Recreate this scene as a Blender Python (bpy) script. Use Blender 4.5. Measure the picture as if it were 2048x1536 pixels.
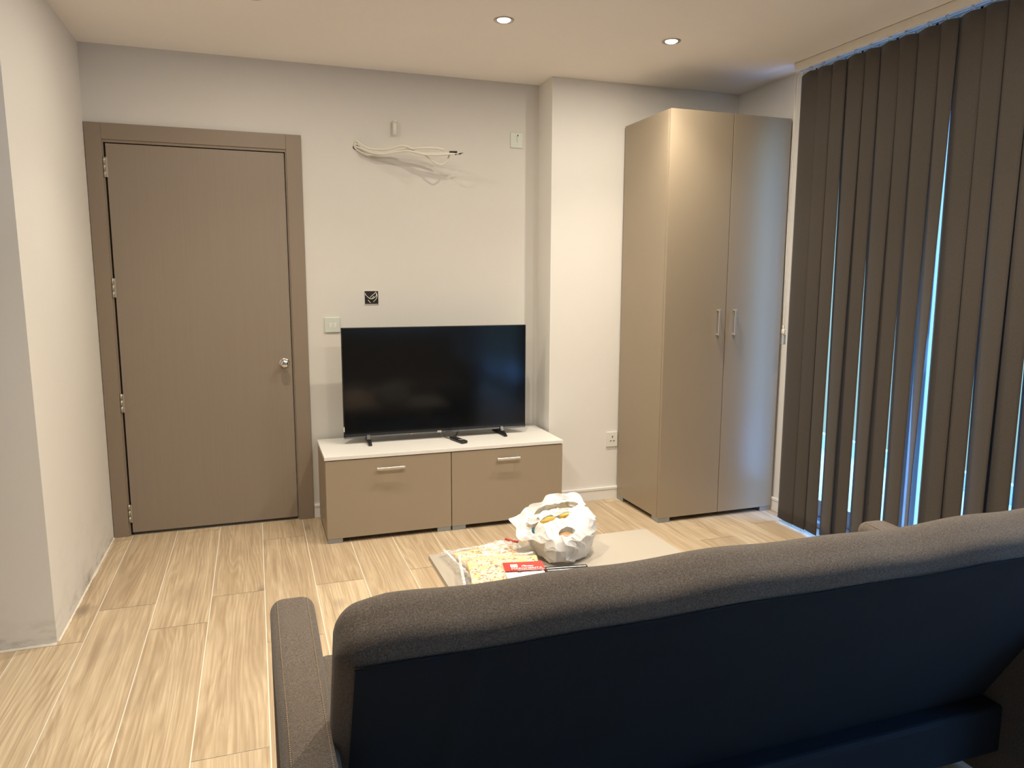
import bpy, bmesh, math, random
from mathutils import Vector, Matrix, noise
D = bpy.data
C = bpy.context.scene.collection
PI = math.pi
random.seed(7)
for o in list(D.objects):
    D.objects.remove(o)

# ------------------------------------------------------------------ camera, world, exposure
CEIL = 2.47
def camera():
    yaw, pitch, roll, f = -0.3360, -0.1414, 0.0033, 1471.15
    fw = Vector((-math.sin(yaw)*math.cos(pitch), math.cos(yaw)*math.cos(pitch), math.sin(pitch)))
    rt = Vector((math.cos(yaw), math.sin(yaw), 0)); up = rt.cross(fw)
    r2 = rt*math.cos(roll) + up*math.sin(roll); u2 = -rt*math.sin(roll) + up*math.cos(roll)
    m = Matrix((r2, u2, -fw)).transposed().to_4x4(); m.translation = (0.7464, -4.1956, 1.3491)
    cd = D.cameras.new('camera'); cd.sensor_width = 36; cd.sensor_fit = 'HORIZONTAL'; cd.lens = f*36/2048
    cd.clip_start = .02; cd.clip_end = 200
    co = D.objects.new('camera', cd); C.objects.link(co); co.matrix_world = m
    bpy.context.scene.camera = co
camera()
sc = bpy.context.scene
vs = sc.view_settings
vs.view_transform = 'Standard'; vs.look = 'None'; vs.gamma = 1; vs.use_curve_mapping = False
vs.exposure = 0.22
W = D.worlds.new('sky'); sc.world = W; W.use_nodes = True
wn = W.node_tree; wb = wn.nodes['Background']
tc = wn.nodes.new('ShaderNodeTexCoord'); sp = wn.nodes.new('ShaderNodeSeparateXYZ')
rp = wn.nodes.new('ShaderNodeValToRGB')
wn.links.new(tc.outputs['Generated'], sp.inputs[0]); wn.links.new(sp.outputs['Z'], rp.inputs[0])
e = rp.color_ramp.elements        # pale cyan horizon, bright blue evening sky overhead
e[0].position = .0; e[0].color = (.40, .66, .72, 1)
e[1].position = .55; e[1].color = (.15, .40, 1.0, 1)
n_ = e.new(.22); n_.color = (.48, .80, .95, 1)
st = wn.nodes.new('ShaderNodeMapRange'); st.inputs['From Min'].default_value = .22; st.inputs['From Max'].default_value = .55
st.inputs['To Min'].default_value = .95; st.inputs['To Max'].default_value = 14.0
wn.links.new(sp.outputs['Z'], st.inputs[0]); wn.links.new(st.outputs[0], wb.inputs[1])
wn.links.new(rp.outputs[0], wb.inputs[0])

LAMP_W = 7.6
BEAM_W = 62.0
LAMP_COL = (1.0, .887, .715)
LAMPS = [(.795, -.893), (1.83, -.97), (2.67, -.965), (.80, -2.35), (1.83, -2.35), (2.67, -2.35)]
POWER = [.70, .60, .95, 1.5, 1.35, 1.35]      # the lamps over the sofa are stronger
def lamp(name, loc, parent, k=1.):
    p = Vector(loc)-parent.location
    ld = D.lights.new(name, 'AREA'); ld.shape = 'DISK'; ld.size = .056; ld.energy = LAMP_W*k; ld.color = LAMP_COL
    o = D.objects.new(name, ld); C.objects.link(o); o.parent = parent; o.location = p
    sd = D.lights.new('beam', 'SPOT'); sd.energy = BEAM_W*k; sd.color = LAMP_COL; sd.spot_size = math.radians(112); sd.spot_blend = 1.; sd.shadow_soft_size = .022
    b = D.objects.new('beam', sd); C.objects.link(b); b.parent = parent; b.location = p

# ------------------------------------------------------------------ materials
class NT:
    def __init__(s, name):
        s.m = D.materials.new(name); s.m.use_nodes = True; s.t = s.m.node_tree
        s.b = s.t.nodes['Principled BSDF']
    def n(s, typ, **kw):
        x = s.t.nodes.new('ShaderNode'+typ)
        for k, v in kw.items():
            if k in x.inputs: x.inputs[k].default_value = v
            else: setattr(x, k, v)
        return x
    def l(s, a, b): s.t.links.new(a, b)
    def math(s, op, a, b=None, clamp=False):
        x = s.t.nodes.new('ShaderNodeMath'); x.operation = op; x.use_clamp = clamp
        for i, v in enumerate((a, b)):
            if v is None: continue
            if isinstance(v, (int, float)): x.inputs[i].default_value = v
            else: s.l(v, x.inputs[i])
        return x.outputs[0]
    def mix(s, f, a, b, blend='MIX'):
        x = s.t.nodes.new('ShaderNodeMix'); x.data_type = 'RGBA'; x.blend_type = blend
        for i, v in ((0, f), (6, a), (7, b)):
            if isinstance(v, (int, float)): x.inputs[i].default_value = v
            elif isinstance(v, tuple): x.inputs[i].default_value = (*v, 1) if len(v) == 3 else v
            else: s.l(v, x.inputs[i])
        return x.outputs[2]
    def coord(s, scale=(1, 1, 1), kind='Object'):
        t = s.n('TexCoord'); mp = s.n('Mapping'); mp.inputs['Scale'].default_value = scale
        s.l(t.outputs[kind], mp.inputs[0]); return mp.outputs[0]
    def noise(s, vec, scale=5., detail=3., rough=.5, dist=0.):
        x = s.n('TexNoise'); x.inputs['Scale'].default_value = scale; x.inputs['Detail'].default_value = detail
        x.inputs['Roughness'].default_value = rough; x.inputs['Distortion'].default_value = dist
        if vec is not None: s.l(vec, x.inputs['Vector'])
        return x.outputs['Fac']
    def ramp(s, fac, stops):
        x = s.n('ValToRGB'); el = x.color_ramp.elements
        while len(el) < len(stops): el.new(.5)
        for i, (p, c) in enumerate(stops):
            el[i].position = p; el[i].color = (*c, 1) if isinstance(c, tuple) else (c, c, c, 1)
        s.l(fac, x.inputs[0]); return x.outputs[0]
    def bump(s, h, strength=.3, dist=.01):
        x = s.n('Bump'); x.inputs['Strength'].default_value = strength; x.inputs['Distance'].default_value = dist
        s.l(h, x.inputs['Height']); s.l(x.outputs[0], s.b.inputs['Normal'])
    def col(s, v):
        if isinstance(v, tuple): s.b.inputs['Base Color'].default_value = (*v, 1)
        else: s.l(v, s.b.inputs['Base Color'])
    def set(s, **kw):
        for k, v in kw.items(): s.b.inputs[k.replace('_', ' ')].default_value = v
        return s

def simple(name, col, rough=.5, metal=0., var=.04, nscale=30, bump=0., spec=.5, **kw):
    t = NT(name); v = t.coord()
    f = t.noise(v, nscale, 3)
    a = tuple(c*(1-var) for c in col); b = tuple(min(1, c*(1+var)) for c in col)
    t.col(t.mix(f, a, b)); t.set(Roughness=rough, Metallic=metal)
    t.b.inputs['Specular IOR Level'].default_value = spec
    if bump: t.bump(f, bump, .002)
    for k, x in kw.items(): t.b.inputs[k.replace('_', ' ')].default_value = x
    return t.m

def wall_mat(name, base, dirt=False):
    t = NT(name); v = t.coord()
    f = t.noise(v, 1.6, 4, .6); g = t.noise(v, 140, 3, .6)
    c = t.mix(f, tuple(x*.97 for x in base), tuple(x*1.02 for x in base))
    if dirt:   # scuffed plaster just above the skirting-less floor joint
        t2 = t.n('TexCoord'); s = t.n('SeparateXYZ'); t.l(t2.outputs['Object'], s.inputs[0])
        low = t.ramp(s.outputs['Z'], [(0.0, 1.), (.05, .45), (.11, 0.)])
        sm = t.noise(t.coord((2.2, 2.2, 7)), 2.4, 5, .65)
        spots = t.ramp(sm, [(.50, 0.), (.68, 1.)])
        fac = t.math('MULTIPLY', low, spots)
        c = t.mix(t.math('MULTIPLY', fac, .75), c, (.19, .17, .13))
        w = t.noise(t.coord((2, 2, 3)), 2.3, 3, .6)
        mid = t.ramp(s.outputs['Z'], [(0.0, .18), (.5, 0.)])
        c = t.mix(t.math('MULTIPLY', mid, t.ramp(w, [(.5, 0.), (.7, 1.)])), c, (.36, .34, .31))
    t.col(c); t.set(Roughness=.85); t.b.inputs['Specular IOR Level'].default_value = .25
    t.bump(g, .12, .002)
    return t.m

def floor_mat():
    t = NT('oak_look_floor_planks')
    at = t.n('Attribute', attribute_name='plank'); sx = t.n('SeparateColor'); t.l(at.outputs['Color'], sx.inputs[0])
    tcn = t.n('TexCoord'); cb = t.n('CombineXYZ')
    t.l(t.math('MULTIPLY', sx.outputs[0], 7.3), cb.inputs[0]); t.l(t.math('MULTIPLY', sx.outputs[1], 11.7), cb.inputs[1])
    t.l(t.math('MULTIPLY', sx.outputs[2], 5.1), cb.inputs[2])
    ad = t.n('VectorMath', operation='ADD'); t.l(tcn.outputs['Object'], ad.inputs[0]); t.l(cb.outputs[0], ad.inputs[1])
    def mp(scale):
        m = t.n('Mapping'); m.inputs['Scale'].default_value = scale; t.l(ad.outputs[0], m.inputs[0]); return m.outputs[0]
    fib = t.noise(mp((170, 2.6, 1)), 1.0, 3, .6, .4)
    fib2 = t.noise(mp((34, 1.1, 1)), 1.0, 5, .62, 1.0)
    broad = t.noise(mp((5.0, .60, 1)), 1.0, 2, .5, .3)
    sxyz = t.n('SeparateXYZ'); t.l(tcn.outputs['Object'], sxyz.inputs[0])
    ph = t.math('ADD', t.math('MULTIPLY', sxyz.outputs['X'], 270.), t.math('MULTIPLY', t.math('ADD', broad, t.math('MULTIPLY', fib2, .10)), 105.))
    rr = t.math('ADD', t.math('MULTIPLY', t.math('SINE', ph), .5), .5)
    vk = t.n('TexVoronoi'); vk.inputs['Scale'].default_value = 1.0; vk.inputs['Randomness'].default_value = 1.0
    kn = t.noise(mp((14, 9, 1)), 1.0, 2); 
    vm = t.n('VectorMath', operation='ADD'); t.l(mp((3.2, 1.5, 1)), vm.inputs[0])
    cb2 = t.n('CombineXYZ'); t.l(t.math('MULTIPLY', kn, .16), cb2.inputs[0]); t.l(t.math('MULTIPLY', kn, .10), cb2.inputs[1]); t.l(cb2.outputs[0], vm.inputs[1])
    t.l(vm.outputs[0], vk.inputs['Vector'])
    knot = t.ramp(vk.outputs['Distance'], [(.0, 1.), (.045, .9), (.13, 0.)])
    c = t.mix(sx.outputs[0], (.55, .43, .285), (.67, .54, .37))
    c = t.mix(t.ramp(fib2, [(.36, .65), (.58, 0.)]), c, (.37, .265, .165))
    c = t.mix(t.math('MULTIPLY', t.ramp(fib2, [(.54, 0.), (.70, 1.)]), .35), c, (.70, .58, .42))
    rmod = t.ramp(t.noise(mp((9, 1.6, 1)), 1.0, 3, .6), [(.35, .05), (.68, .42)])
    c = t.mix(t.math('MULTIPLY', t.ramp(rr, [(.0, 1.), (.45, 0.)]), rmod), c, (.33, .235, .145))
    c = t.mix(t.math('MULTIPLY', t.ramp(rr, [(.75, 0.), (1., 1.)]), .22), c, (.76, .64, .47))
    c = t.mix(t.math('MULTIPLY', t.ramp(fib, [(.40, 1.), (.56, 0.)]), .30), c, (.34, .245, .155))
    c = t.mix(t.math('MULTIPLY', knot, .75), c, (.19, .14, .10))
    blot = t.noise(mp((4.0, 1.2, 1)), 1.3, 4, .6)
    c = t.mix(t.math('MULTIPLY', t.ramp(blot, [(.5, 0.), (.70, 1.)]), .5), c, (.36, .27, .19))
    t.col(c); t.set(Roughness=.42); t.b.inputs['Specular IOR Level'].default_value = .35
    t.bump(fib, .08, .002)
    return t.m

def tweed(name, a, b, scale=720., bump=.5, rough=.95):
    t = NT(name); v = t.coord()
    f = t.noise(v, scale, 2, .7); g = t.noise(v, scale*.45, 2, .6); h = t.noise(v, 3., 3)
    c = t.mix(t.ramp(f, [(.38, 0.), (.62, 1.)]), a, b)
    c = t.mix(t.math('MULTIPLY', t.ramp(g, [(.45, 0.), (.7, 1.)]), .35), c, tuple(min(1, x*1.9) for x in b))
    c = t.mix(t.math('MULTIPLY', h, .25), c, a)
    t.col(c); t.set(Roughness=rough); t.b.inputs['Specular IOR Level'].default_value = .2
    t.b.inputs['Sheen Weight'].default_value = .15; t.b.inputs['Sheen Roughness'].default_value = .5
    t.bump(f, bump, .0015)
    return t.m

def laminate(name, col, rough=.35, spec=.5):
    t = NT(name); v = t.coord()
    f = t.noise(v, 260, 2, .6); g = t.noise(v, 2.5, 3)
    c = t.mix(g, tuple(x*.97 for x in col), tuple(x*1.03 for x in col))
    t.col(c); t.set(Roughness=rough); t.b.inputs['Specular IOR Level'].default_value = spec
    t.bump(f, .05, .001)
    return t.m

M = {}
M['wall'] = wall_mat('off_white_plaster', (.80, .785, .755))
M['wall_tv'] = wall_mat('dimmed_off_white_plaster', (.69, .67, .635))  # off-white plaster darkened as a whole, standing in for weaker light here
M['wall_dirty'] = wall_mat('scuffed_off_white_plaster', (.80, .785, .755), True)
M['ceiling'] = wall_mat('matt_white_ceiling', (.93, .90, .86))
M['floor'] = floor_mat()
M['grout'] = simple('pale_grout', (.80, .75, .64), .9, nscale=80)
M['door'] = laminate('taupe_painted_wood', (.262, .208, .160), .45, .4)
def door_grain():
    t = NT('taupe_wood_grain_foil'); v = t.coord((90, 1, 1.6))
    f = t.noise(v, 1.0, 4, .6, .2)
    t.col(t.mix(t.ramp(f, [(.35, 0.), (.65, 1.)]), (.264, .214, .168), (.276, .224, .176)))
    t.set(Roughness=.5); t.bump(f, .04, .002); return t.m
M['door_leaf'] = door_grain()
M['cabinet'] = laminate('taupe_laminate', (.335, .272, .196), .38, .5)
M['wardrobe'] = laminate('taupe_satin_laminate', (.335, .272, .196), .30, .55)
M['table'] = laminate('beige_table_laminate', (.38, .34, .285), .30, .5)
M['edge_dark'] = simple('dark_edge_band', (.10, .08, .06), .5)
M['white_top'] = laminate('white_laminate', (.80, .79, .76), .35, .5)
M['dark_gap'] = simple('dark_recess', (.02, .017, .015), .8)
M['silver_foot'] = simple('grey_foil_foot', (.34, .38, .42), .35, .6)
M['handle'] = simple('brushed_aluminium', (.72, .69, .63), .35, .75, nscale=200)
M['handle_dark'] = simple('satin_nickel', (.46, .43, .38), .35, .8, nscale=200)
M['chrome'] = simple('chrome', (.75, .73, .70), .15, 1.)
M['plastic_white'] = simple('white_plastic', (.78, .78, .74), .35)
M['plastic_grey'] = simple('pale_grey_plate', (.62, .66, .61), .4)
M['cable'] = simple('white_cable_sheath', (.74, .71, .64), .5)
M['black'] = simple('black_plastic', (.012, .012, .013), .35)
M['screen'] = simple('black_screen_glass', (.0035, .0045, .006), .11, var=.0, spec=.38)
M['bezel'] = simple('dark_glossy_bezel', (.02, .022, .025), .22, .3)
M['bezel_silver'] = simple('dark_chrome_strip', (.16, .17, .18), .22, .8)
M['sofa'] = tweed('brown_grey_tweed', (.046, .036, .029), (.158, .128, .104))
M['sofa_back'] = simple('blue_lit_black_lining', (.0035, .0075, .0135), .8, var=.25, nscale=6, bump=.2, spec=.3)  # black cloth; the blue of the daylight is tinted into its colour
M['thread'] = simple('tan_thread', (.30, .23, .16), .8)
M['vane'] = tweed('dark_taupe_blind_cloth', (.044, .036, .030), (.062, .052, .044), 900., .1, .8)
M['clear'] = simple('clear_plastic', (.85, .9, .92), .12, Transmission_Weight=.9, IOR=1.3)
M['rail'] = simple('white_rail', (.74, .70, .64), .4)
M['upvc'] = simple('white_window_frame', (.66, .68, .72), .35)
M['pave'] = simple('pale_balcony_tile', (.45, .45, .46), .7, nscale=4)
M['brick'] = simple('opposite_facade', (.40, .45, .48), .8, var=.3, nscale=3)
def glass():
    m = D.materials.new('window_glass'); m.use_nodes = True; t = m.node_tree
    for n in list(t.nodes):
        if n.type == 'BSDF_PRINCIPLED': t.nodes.remove(n)
    o = t.nodes['Material Output']
    tr = t.nodes.new('ShaderNodeBsdfTransparent'); tr.inputs[0].default_value = (.93, .97, .98, 1)
    gl = t.nodes.new('ShaderNodeBsdfGlossy'); gl.inputs['Roughness'].default_value = .02
    fr = t.nodes.new('ShaderNodeFresnel'); fr.inputs[0].default_value = 1.45
    mx = t.nodes.new('ShaderNodeMixShader')
    ge = t.nodes.new('ShaderNodeNewGeometry'); iv = t.nodes.new('ShaderNodeMath'); iv.operation = 'SUBTRACT'; iv.inputs[0].default_value = 1
    mu = t.nodes.new('ShaderNodeMath'); mu.operation = 'MULTIPLY'      # reflect only at the outer skin of the pane
    t.links.new(ge.outputs['Backfacing'], iv.inputs[1]); t.links.new(fr.outputs[0], mu.inputs[0]); t.links.new(iv.outputs[0], mu.inputs[1])
    t.links.new(mu.outputs[0], mx.inputs[0]); t.links.new(tr.outputs[0], mx.inputs[1]); t.links.new(gl.outputs[0], mx.inputs[2])
    t.links.new(mx.outputs[0], o.inputs[0]); return m
M['glass'] = glass()
def emit(name, col, s):
    t = NT(name); t.col(col); t.b.inputs['Emission Color'].default_value = (*col, 1); t.b.inputs['Emission Strength'].default_value = s
    return t.m
M['bulb'] = emit('lit_lamp_lens', (1., .93, .80), 22.)
M['led'] = emit('red_standby_light', (1., .05, .03), 2.)
def film(name, alpha=.25, rough=.12):
    t = NT(name); v = t.coord()
    f = t.noise(v, 38, 4, .7, 1.2)
    t.col((.95, .95, .93)); t.set(Roughness=rough)
    t.b.inputs['Specular IOR Level'].default_value = .9
    t.l(t.ramp(f, [(.45, alpha*.45), (.62, min(1, alpha*2.2))]), t.b.inputs['Alpha'])
    t.bump(f, .9, .01); return t.m
M['film'] = film('crinkled_clear_film', .10)
M['film2'] = film('thick_clear_film', .42)
def bag_mat():
    t = NT('thin_white_carrier_plastic'); v = t.coord()
    f = t.noise(v, 30, 4, .65, .8)
    t.col(t.mix(f, (.74, .73, .71), (.83, .82, .80))); t.set(Roughness=.32)
    t.bump(f, .35, .005)
    tr = t.n('BsdfTranslucent'); tr.inputs[0].default_value = (.85, .82, .76, 1)
    mx = t.n('MixShader'); mx.inputs[0].default_value = .25
    o = t.t.nodes['Material Output']
    t.l(t.b.outputs[0], mx.inputs[1]); t.l(tr.outputs[0], mx.inputs[2]); t.l(mx.outputs[0], o.inputs[0])
    return t.m
M['bag'] = bag_mat()
M['yellow_pack'] = simple('yellow_packet', (.85, .55, .08), .35, var=.25, nscale=25)
M['brown_pack'] = simple('brown_packet', (.36, .20, .09), .4, var=.3, nscale=40)
M['teal_pack'] = simple('dark_teal_packet', (.02, .09, .12), .35, var=.3, nscale=40)
M['grey_pack'] = simple('pinkish_grey_packet', (.52, .44, .40), .4, var=.15, nscale=25)
def pizza_mat():
    t = NT('baked_pizza_topping'); v = t.coord()
    ch = t.n('TexVoronoi', feature='DISTANCE_TO_EDGE'); ch.inputs['Scale'].default_value = 115
    nz = t.n('TexNoise'); nz.inputs['Scale'].default_value = 60; t.l(v, nz.inputs['Vector'])
    vm = t.n('VectorMath', operation='MULTIPLY_ADD'); t.l(nz.outputs['Color'], vm.inputs[0]); vm.inputs[1].default_value = (.02, .02, .02); t.l(v, vm.inputs[2])
    t.l(vm.outputs[0], ch.inputs['Vector'])
    shred = t.ramp(ch.outputs['Distance'], [(.01, 0.), (.10, 1.)])
    tom = t.ramp(t.noise(v, 22, 4, .6), [(.47, 0.), (.62, 1.)])
    c = t.mix(shred, (.60, .30, .10), (.92, .84, .56))
    c = t.mix(t.math('MULTIPLY', tom, .30), c, (.78, .34, .16))
    v2 = t.n('TexVoronoi'); v2.inputs['Scale'].default_value = 150; t.l(vm.outputs[0], v2.inputs['Vector'])
    sc2 = t.n('SeparateColor'); t.l(v2.outputs['Color'], sc2.inputs[0])
    c = t.mix(t.ramp(sc2.outputs[0], [(.80, 0.), (.82, .9)]), c, (.62, .08, .04))
    c = t.mix(t.ramp(sc2.outputs[1], [(.88, 0.), (.90, .85)]), c, (.12, .14, .04))
    t.col(c); t.set(Roughness=.5); t.bump(shred, .6, .003); return t.m
M['pizza'] = pizza_mat()
M['crust'] = simple('golden_crust', (.80, .52, .18), .6, var=.2, nscale=45, bump=.4)
M['red'] = simple('red_label', (.78, .035, .03), .35)
M['label_white'] = simple('white_label', (.86, .85, .82), .4)
M['ink'] = simple('black_print', (.02, .02, .02), .5)

# ------------------------------------------------------------------ mesh helpers
def link(name, bm, mats, parent=None, smooth=False):
    me = D.meshes.new(name); bm.normal_update(); bm.to_mesh(me); bm.free()
    for m in (mats if isinstance(mats, (list, tuple)) else [mats]): me.materials.append(m)
    if smooth:
        for p in me.polygons: p.use_smooth = True
    o = D.objects.new(name, me); C.objects.link(o)
    if parent:
        o.parent = parent; me.transform(Matrix.Translation(-world_loc(parent)))
    return o
def world_loc(o):
    v = Vector(o.location)
    while o.parent: o = o.parent; v += Vector(o.location)
    return v
def thing(name, label, cat, loc=(0, 0, 0), group=None, kind=None):
    o = D.objects.new(name, None); C.objects.link(o); o.location = loc; o.empty_display_size = .05
    if label: o['label'] = label
    if cat: o['category'] = cat
    if group: o['group'] = group
    if kind: o['kind'] = kind
    return o
def tag(o, label, cat, group=None):
    o['label'] = label; o['category'] = cat
    if group: o['group'] = group
    return o
def box(bm, a, b, bevel=0., seg=2, mi=0):
    x0, y0, z0 = (min(p, q) for p, q in zip(a, b)); x1, y1, z1 = (max(p, q) for p, q in zip(a, b))
    vs_ = [bm.verts.new(p) for p in ((x0, y0, z0), (x1, y0, z0), (x1, y1, z0), (x0, y1, z0), (x0, y0, z1), (x1, y0, z1), (x1, y1, z1), (x0, y1, z1))]
    fs = [bm.faces.new([vs_[i] for i in q]) for q in ((0, 3, 2, 1), (4, 5, 6, 7), (0, 1, 5, 4), (1, 2, 6, 5), (2, 3, 7, 6), (3, 0, 4, 7))]
    for f in fs: f.material_index = mi
    if bevel > 0:
        es = list({e_ for f in fs for e_ in f.edges})
        r = bmesh.ops.bevel(bm, geom=es, offset=bevel, segments=seg, profile=.5, affect='EDGES')
        for f in r['faces']: f.material_index = mi
    return vs_
def bx(name, a, b, mat, parent=None, bevel=.002, seg=2):
    bm = bmesh.new(); box(bm, a, b, bevel, seg); return link(name, bm, mat, parent)
def struct(o): o['kind'] = 'structure'; return o
def frame(dirv):
    z = Vector(dirv).normalized(); x = z.orthogonal().normalized(); return x, z.cross(x), z
def cyl(bm, p, q, r0, r1=None, n=24, caps=True, mi=0):
    p, q = Vector(p), Vector(q); r1 = r0 if r1 is None else r1
    x, y, z = frame(q-p); A = []; B = []
    for i in range(n):
        a = 2*PI*i/n; d = x*math.cos(a)+y*math.sin(a)
        A.append(bm.verts.new(p+d*r0)); B.append(bm.verts.new(q+d*r1))
    for i in range(n):
        f = bm.faces.new((A[i], A[(i+1) % n], B[(i+1) % n], B[i])); f.material_index = mi; f.smooth = True
    if caps: bm.faces.new(A[::-1]).material_index = mi; bm.faces.new(B).material_index = mi
def lathe(bm, prof, c, axis='z', n=40, mi=0):
    rows = []
    for r, h in prof:
        row = []
        for i in range(n):
            a = 2*PI*i/n
            if axis == 'z': p = (c[0]+r*math.cos(a), c[1]+r*math.sin(a), c[2]+h)
            else: p = (c[0]+r*math.cos(a), c[1]-h, c[2]+r*math.sin(a))
            row.append(bm.verts.new(p))
        rows.append(row)
    for j in range(len(rows)-1):
        for i in range(n):
            f = bm.faces.new((rows[j][i], rows[j][(i+1) % n], rows[j+1][(i+1) % n], rows[j+1][i])); f.smooth = True; f.material_index = mi
    for row, fl in ((rows[0], True), (rows[-1], False)):
        f = bm.faces.new(row[::-1] if fl else row); f.material_index = mi
    bmesh.ops.recalc_face_normals(bm, faces=bm.faces)
def catmull(pts, sub=6):
    P = [Vector(p) for p in pts]; out = []
    for i in range(len(P)-1):
        p0 = P[max(i-1, 0)]; p1 = P[i]; p2 = P[i+1]; p3 = P[min(i+2, len(P)-1)]
        for k in range(sub):
            t = k/sub
            out.append(.5*((2*p1)+(p2-p0)*t+(2*p0-5*p1+4*p2-p3)*t*t+(3*p1-p0-3*p2+p3)*t**3))
    out.append(P[-1]); return out
def tube(bm, pts, r, n=8, sub=6, mi=0, flat=1.):
    P = catmull(pts, sub) if sub > 1 else [Vector(p) for p in pts]
    prev = None; rings = []
    for i, p in enumerate(P):
        d = (P[min(i+1, len(P)-1)]-P[max(i-1, 0)]).normalized()
        if prev is None: x = d.orthogonal().normalized()
        else: x = (prev-d*prev.dot(d)).normalized()
        prev = x; y = d.cross(x)
        rings.append([bm.verts.new(p+x*math.cos(2*PI*k/n)*r+y*math.sin(2*PI*k/n)*r*flat) for k in range(n)])
    for a, b in zip(rings, rings[1:]):
        for k in range(n):
            f = bm.faces.new((a[k], a[(k+1) % n], b[(k+1) % n], b[k])); f.smooth = True; f.material_index = mi
    bm.faces.new(rings[0][::-1]); bm.faces.new(rings[-1])
def rbox(bm, s, r, n, warp, rs=5):
    """cushion: box of size s with edges rounded by r; every vertex goes through warp(p, normal)"""
    def axis(L, k):
        h = L/2; a = [-h + r*(1-math.cos(i/rs*PI/2)) for i in range(rs)]
        mid = [-h+r + (L-2*r)*i/k for i in range(k+1)]
        return a + mid + [-x for x in a[::-1]]
    ax = [axis(s[i], n[i]) for i in range(3)]
    cache = {}
    def V(p):
        key = tuple(round(q, 6) for q in p)
        if key not in cache:
            c = Vector([max(-s[i]/2+r, min(s[i]/2-r, p[i])) for i in range(3)]); d = Vector(p)-c
            nn = d.normalized() if d.length > 1e-9 else Vector((0, 0, 1))
            cache[key] = bm.verts.new(warp(c+nn*r, nn))
        return cache[key]
    for k in range(3):
        i, j = (k+1) % 3, (k+2) % 3
        for sg in (-1, 1):
            for a in range(len(ax[i])-1):
                for b in range(len(ax[j])-1):
                    q = []
                    for da, db in ((0, 0), (1, 0), (1, 1), (0, 1)):
                        p = [0, 0, 0]; p[k] = sg*s[k]/2; p[i] = ax[i][a+da]; p[j] = ax[j][b+db]; q.append(V(p))
                    if sg < 0: q = q[::-1]
                    if len(set(q)) == 4:
                        f = bm.faces.new(q); f.smooth = True
def text(name, body, size, mat, parent, mtx, extrude=.0002, shear=0., width=1.):
    cu = D.curves.new(name, 'FONT'); cu.body = body; cu.size = size; cu.extrude = extrude; cu.shear = shear
    cu.align_x = 'CENTER'; cu.align_y = 'CENTER'; cu.space_character = width
    tmp = D.objects.new(name, cu); C.objects.link(tmp)
    me = D.meshes.new_from_object(tmp.evaluated_get(bpy.context.evaluated_depsgraph_get()))
    D.objects.remove(tmp); me.transform(mtx); me.materials.clear(); me.materials.append(mat)
    o = D.objects.new(name, me); C.objects.link(o)
    if parent: o.parent = parent; me.transform(Matrix.Translation(-world_loc(parent)))
    return o

# ------------------------------------------------------------------ room shell
XR = 3.603; PX, PY = 2.372, -.209; YN = -1.22; XL = -2.4; YB = -6.6
def floor():
    bm = bmesh.new(); cl = bm.loops.layers.color.new('plank')
    w, x0, L, g = .2155, .09, 1.15, .0018
    joints = {-1: -1.22, 0: -.95, 1: -1.2, 2: -.955, 3: -1.45, 4: -.97, 5: -1.38, 6: -.93, 7: -1.3, 8: -.99, 9: -1.4, 10: -1.1}
    for k in range(-12, 17):
        a = max(XL, x0+k*w); b = min(XR+.10, x0+(k+1)*w)
        if b-a < .01: continue
        j = joints.get(k, -.9-.53*((k*7) % 5)/4)
        ys = [j+i*L for i in range(-7, 3)]
        for y in ys:
            c, d = max(YB, y), min(0.0, y+L)
            if d-c < .01: continue
            f = bm.faces.new([bm.verts.new(p) for p in ((a+g, c+g*.7, 0), (b-g, c+g*.7, 0), (b-g, d-g*.7, 0), (a+g, d-g*.7, 0))])
            col = (random.random(), random.random(), random.random(), 1)
            for lp in f.loops: lp[cl] = col
    zz = -.0012
    f = bm.faces.new([bm.verts.new(p) for p in ((XL, YB, zz), (XR+.10, YB, zz), (XR+.10, 0, zz), (XL, 0, zz))]); f.material_index = 1
    box(bm, (XL-.1, YB-.1, -.1), (XR+.10, .12, -.002), 0, mi=1)
    struct(link('floor', bm, [M['floor'], M['grout']]))
floor()
bm = bmesh.new(); box(bm, (XL-.1, YB-.1, CEIL), (XR+.15, .12, CEIL+.1)); struct(link('ceiling', bm, M['ceiling']))
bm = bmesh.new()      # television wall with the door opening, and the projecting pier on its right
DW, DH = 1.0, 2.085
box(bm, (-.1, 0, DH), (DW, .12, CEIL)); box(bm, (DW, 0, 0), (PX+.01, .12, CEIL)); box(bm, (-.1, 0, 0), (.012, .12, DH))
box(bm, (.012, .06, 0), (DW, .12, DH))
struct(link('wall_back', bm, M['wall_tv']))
bm = bmesh.new(); box(bm, (PX, PY, 0), (XR+.1, .12, CEIL), .0015); struct(link('wall_pier', bm, M['wall']))
bm = bmesh.new()      # left wall: short return beside the door, its outer corner a little out of plumb
v = box(bm, (-.12, YN, 0), (0, 0, CEIL)); v[0].co.y += .01; v[1].co.y += .012; v[4].co.y -= .055; v[5].co.y -= .055
struct(link('wall_left', bm, M['wall_dirty']))
bm = bmesh.new()
v = box(bm, (XL, YN, 0), (-.12, YN+.12, CEIL)); v[0].co.y += .01; v[1].co.y += .01; v[4].co.y -= .055; v[5].co.y -= .055
struct(link('wall_return', bm, M['wall_dirty']))
struct(bx('wall_far_left', (XL-.1, YB, 0), (XL, YN+.12, CEIL), M['wall'], bevel=0))
struct(bx('wall_front', (XL-.1, YB-.1, 0), (XR+.1, YB, CEIL), M['wall'], bevel=0))
WY0, WY1, WZ1 = -.80, -3.55, 2.40     # balcony door opening
VY0, VY1, VZ0, VZ1 = -3.95, -5.9, .0, 2.35   # second opening behind the camera
bm = bmesh.new()
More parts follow.
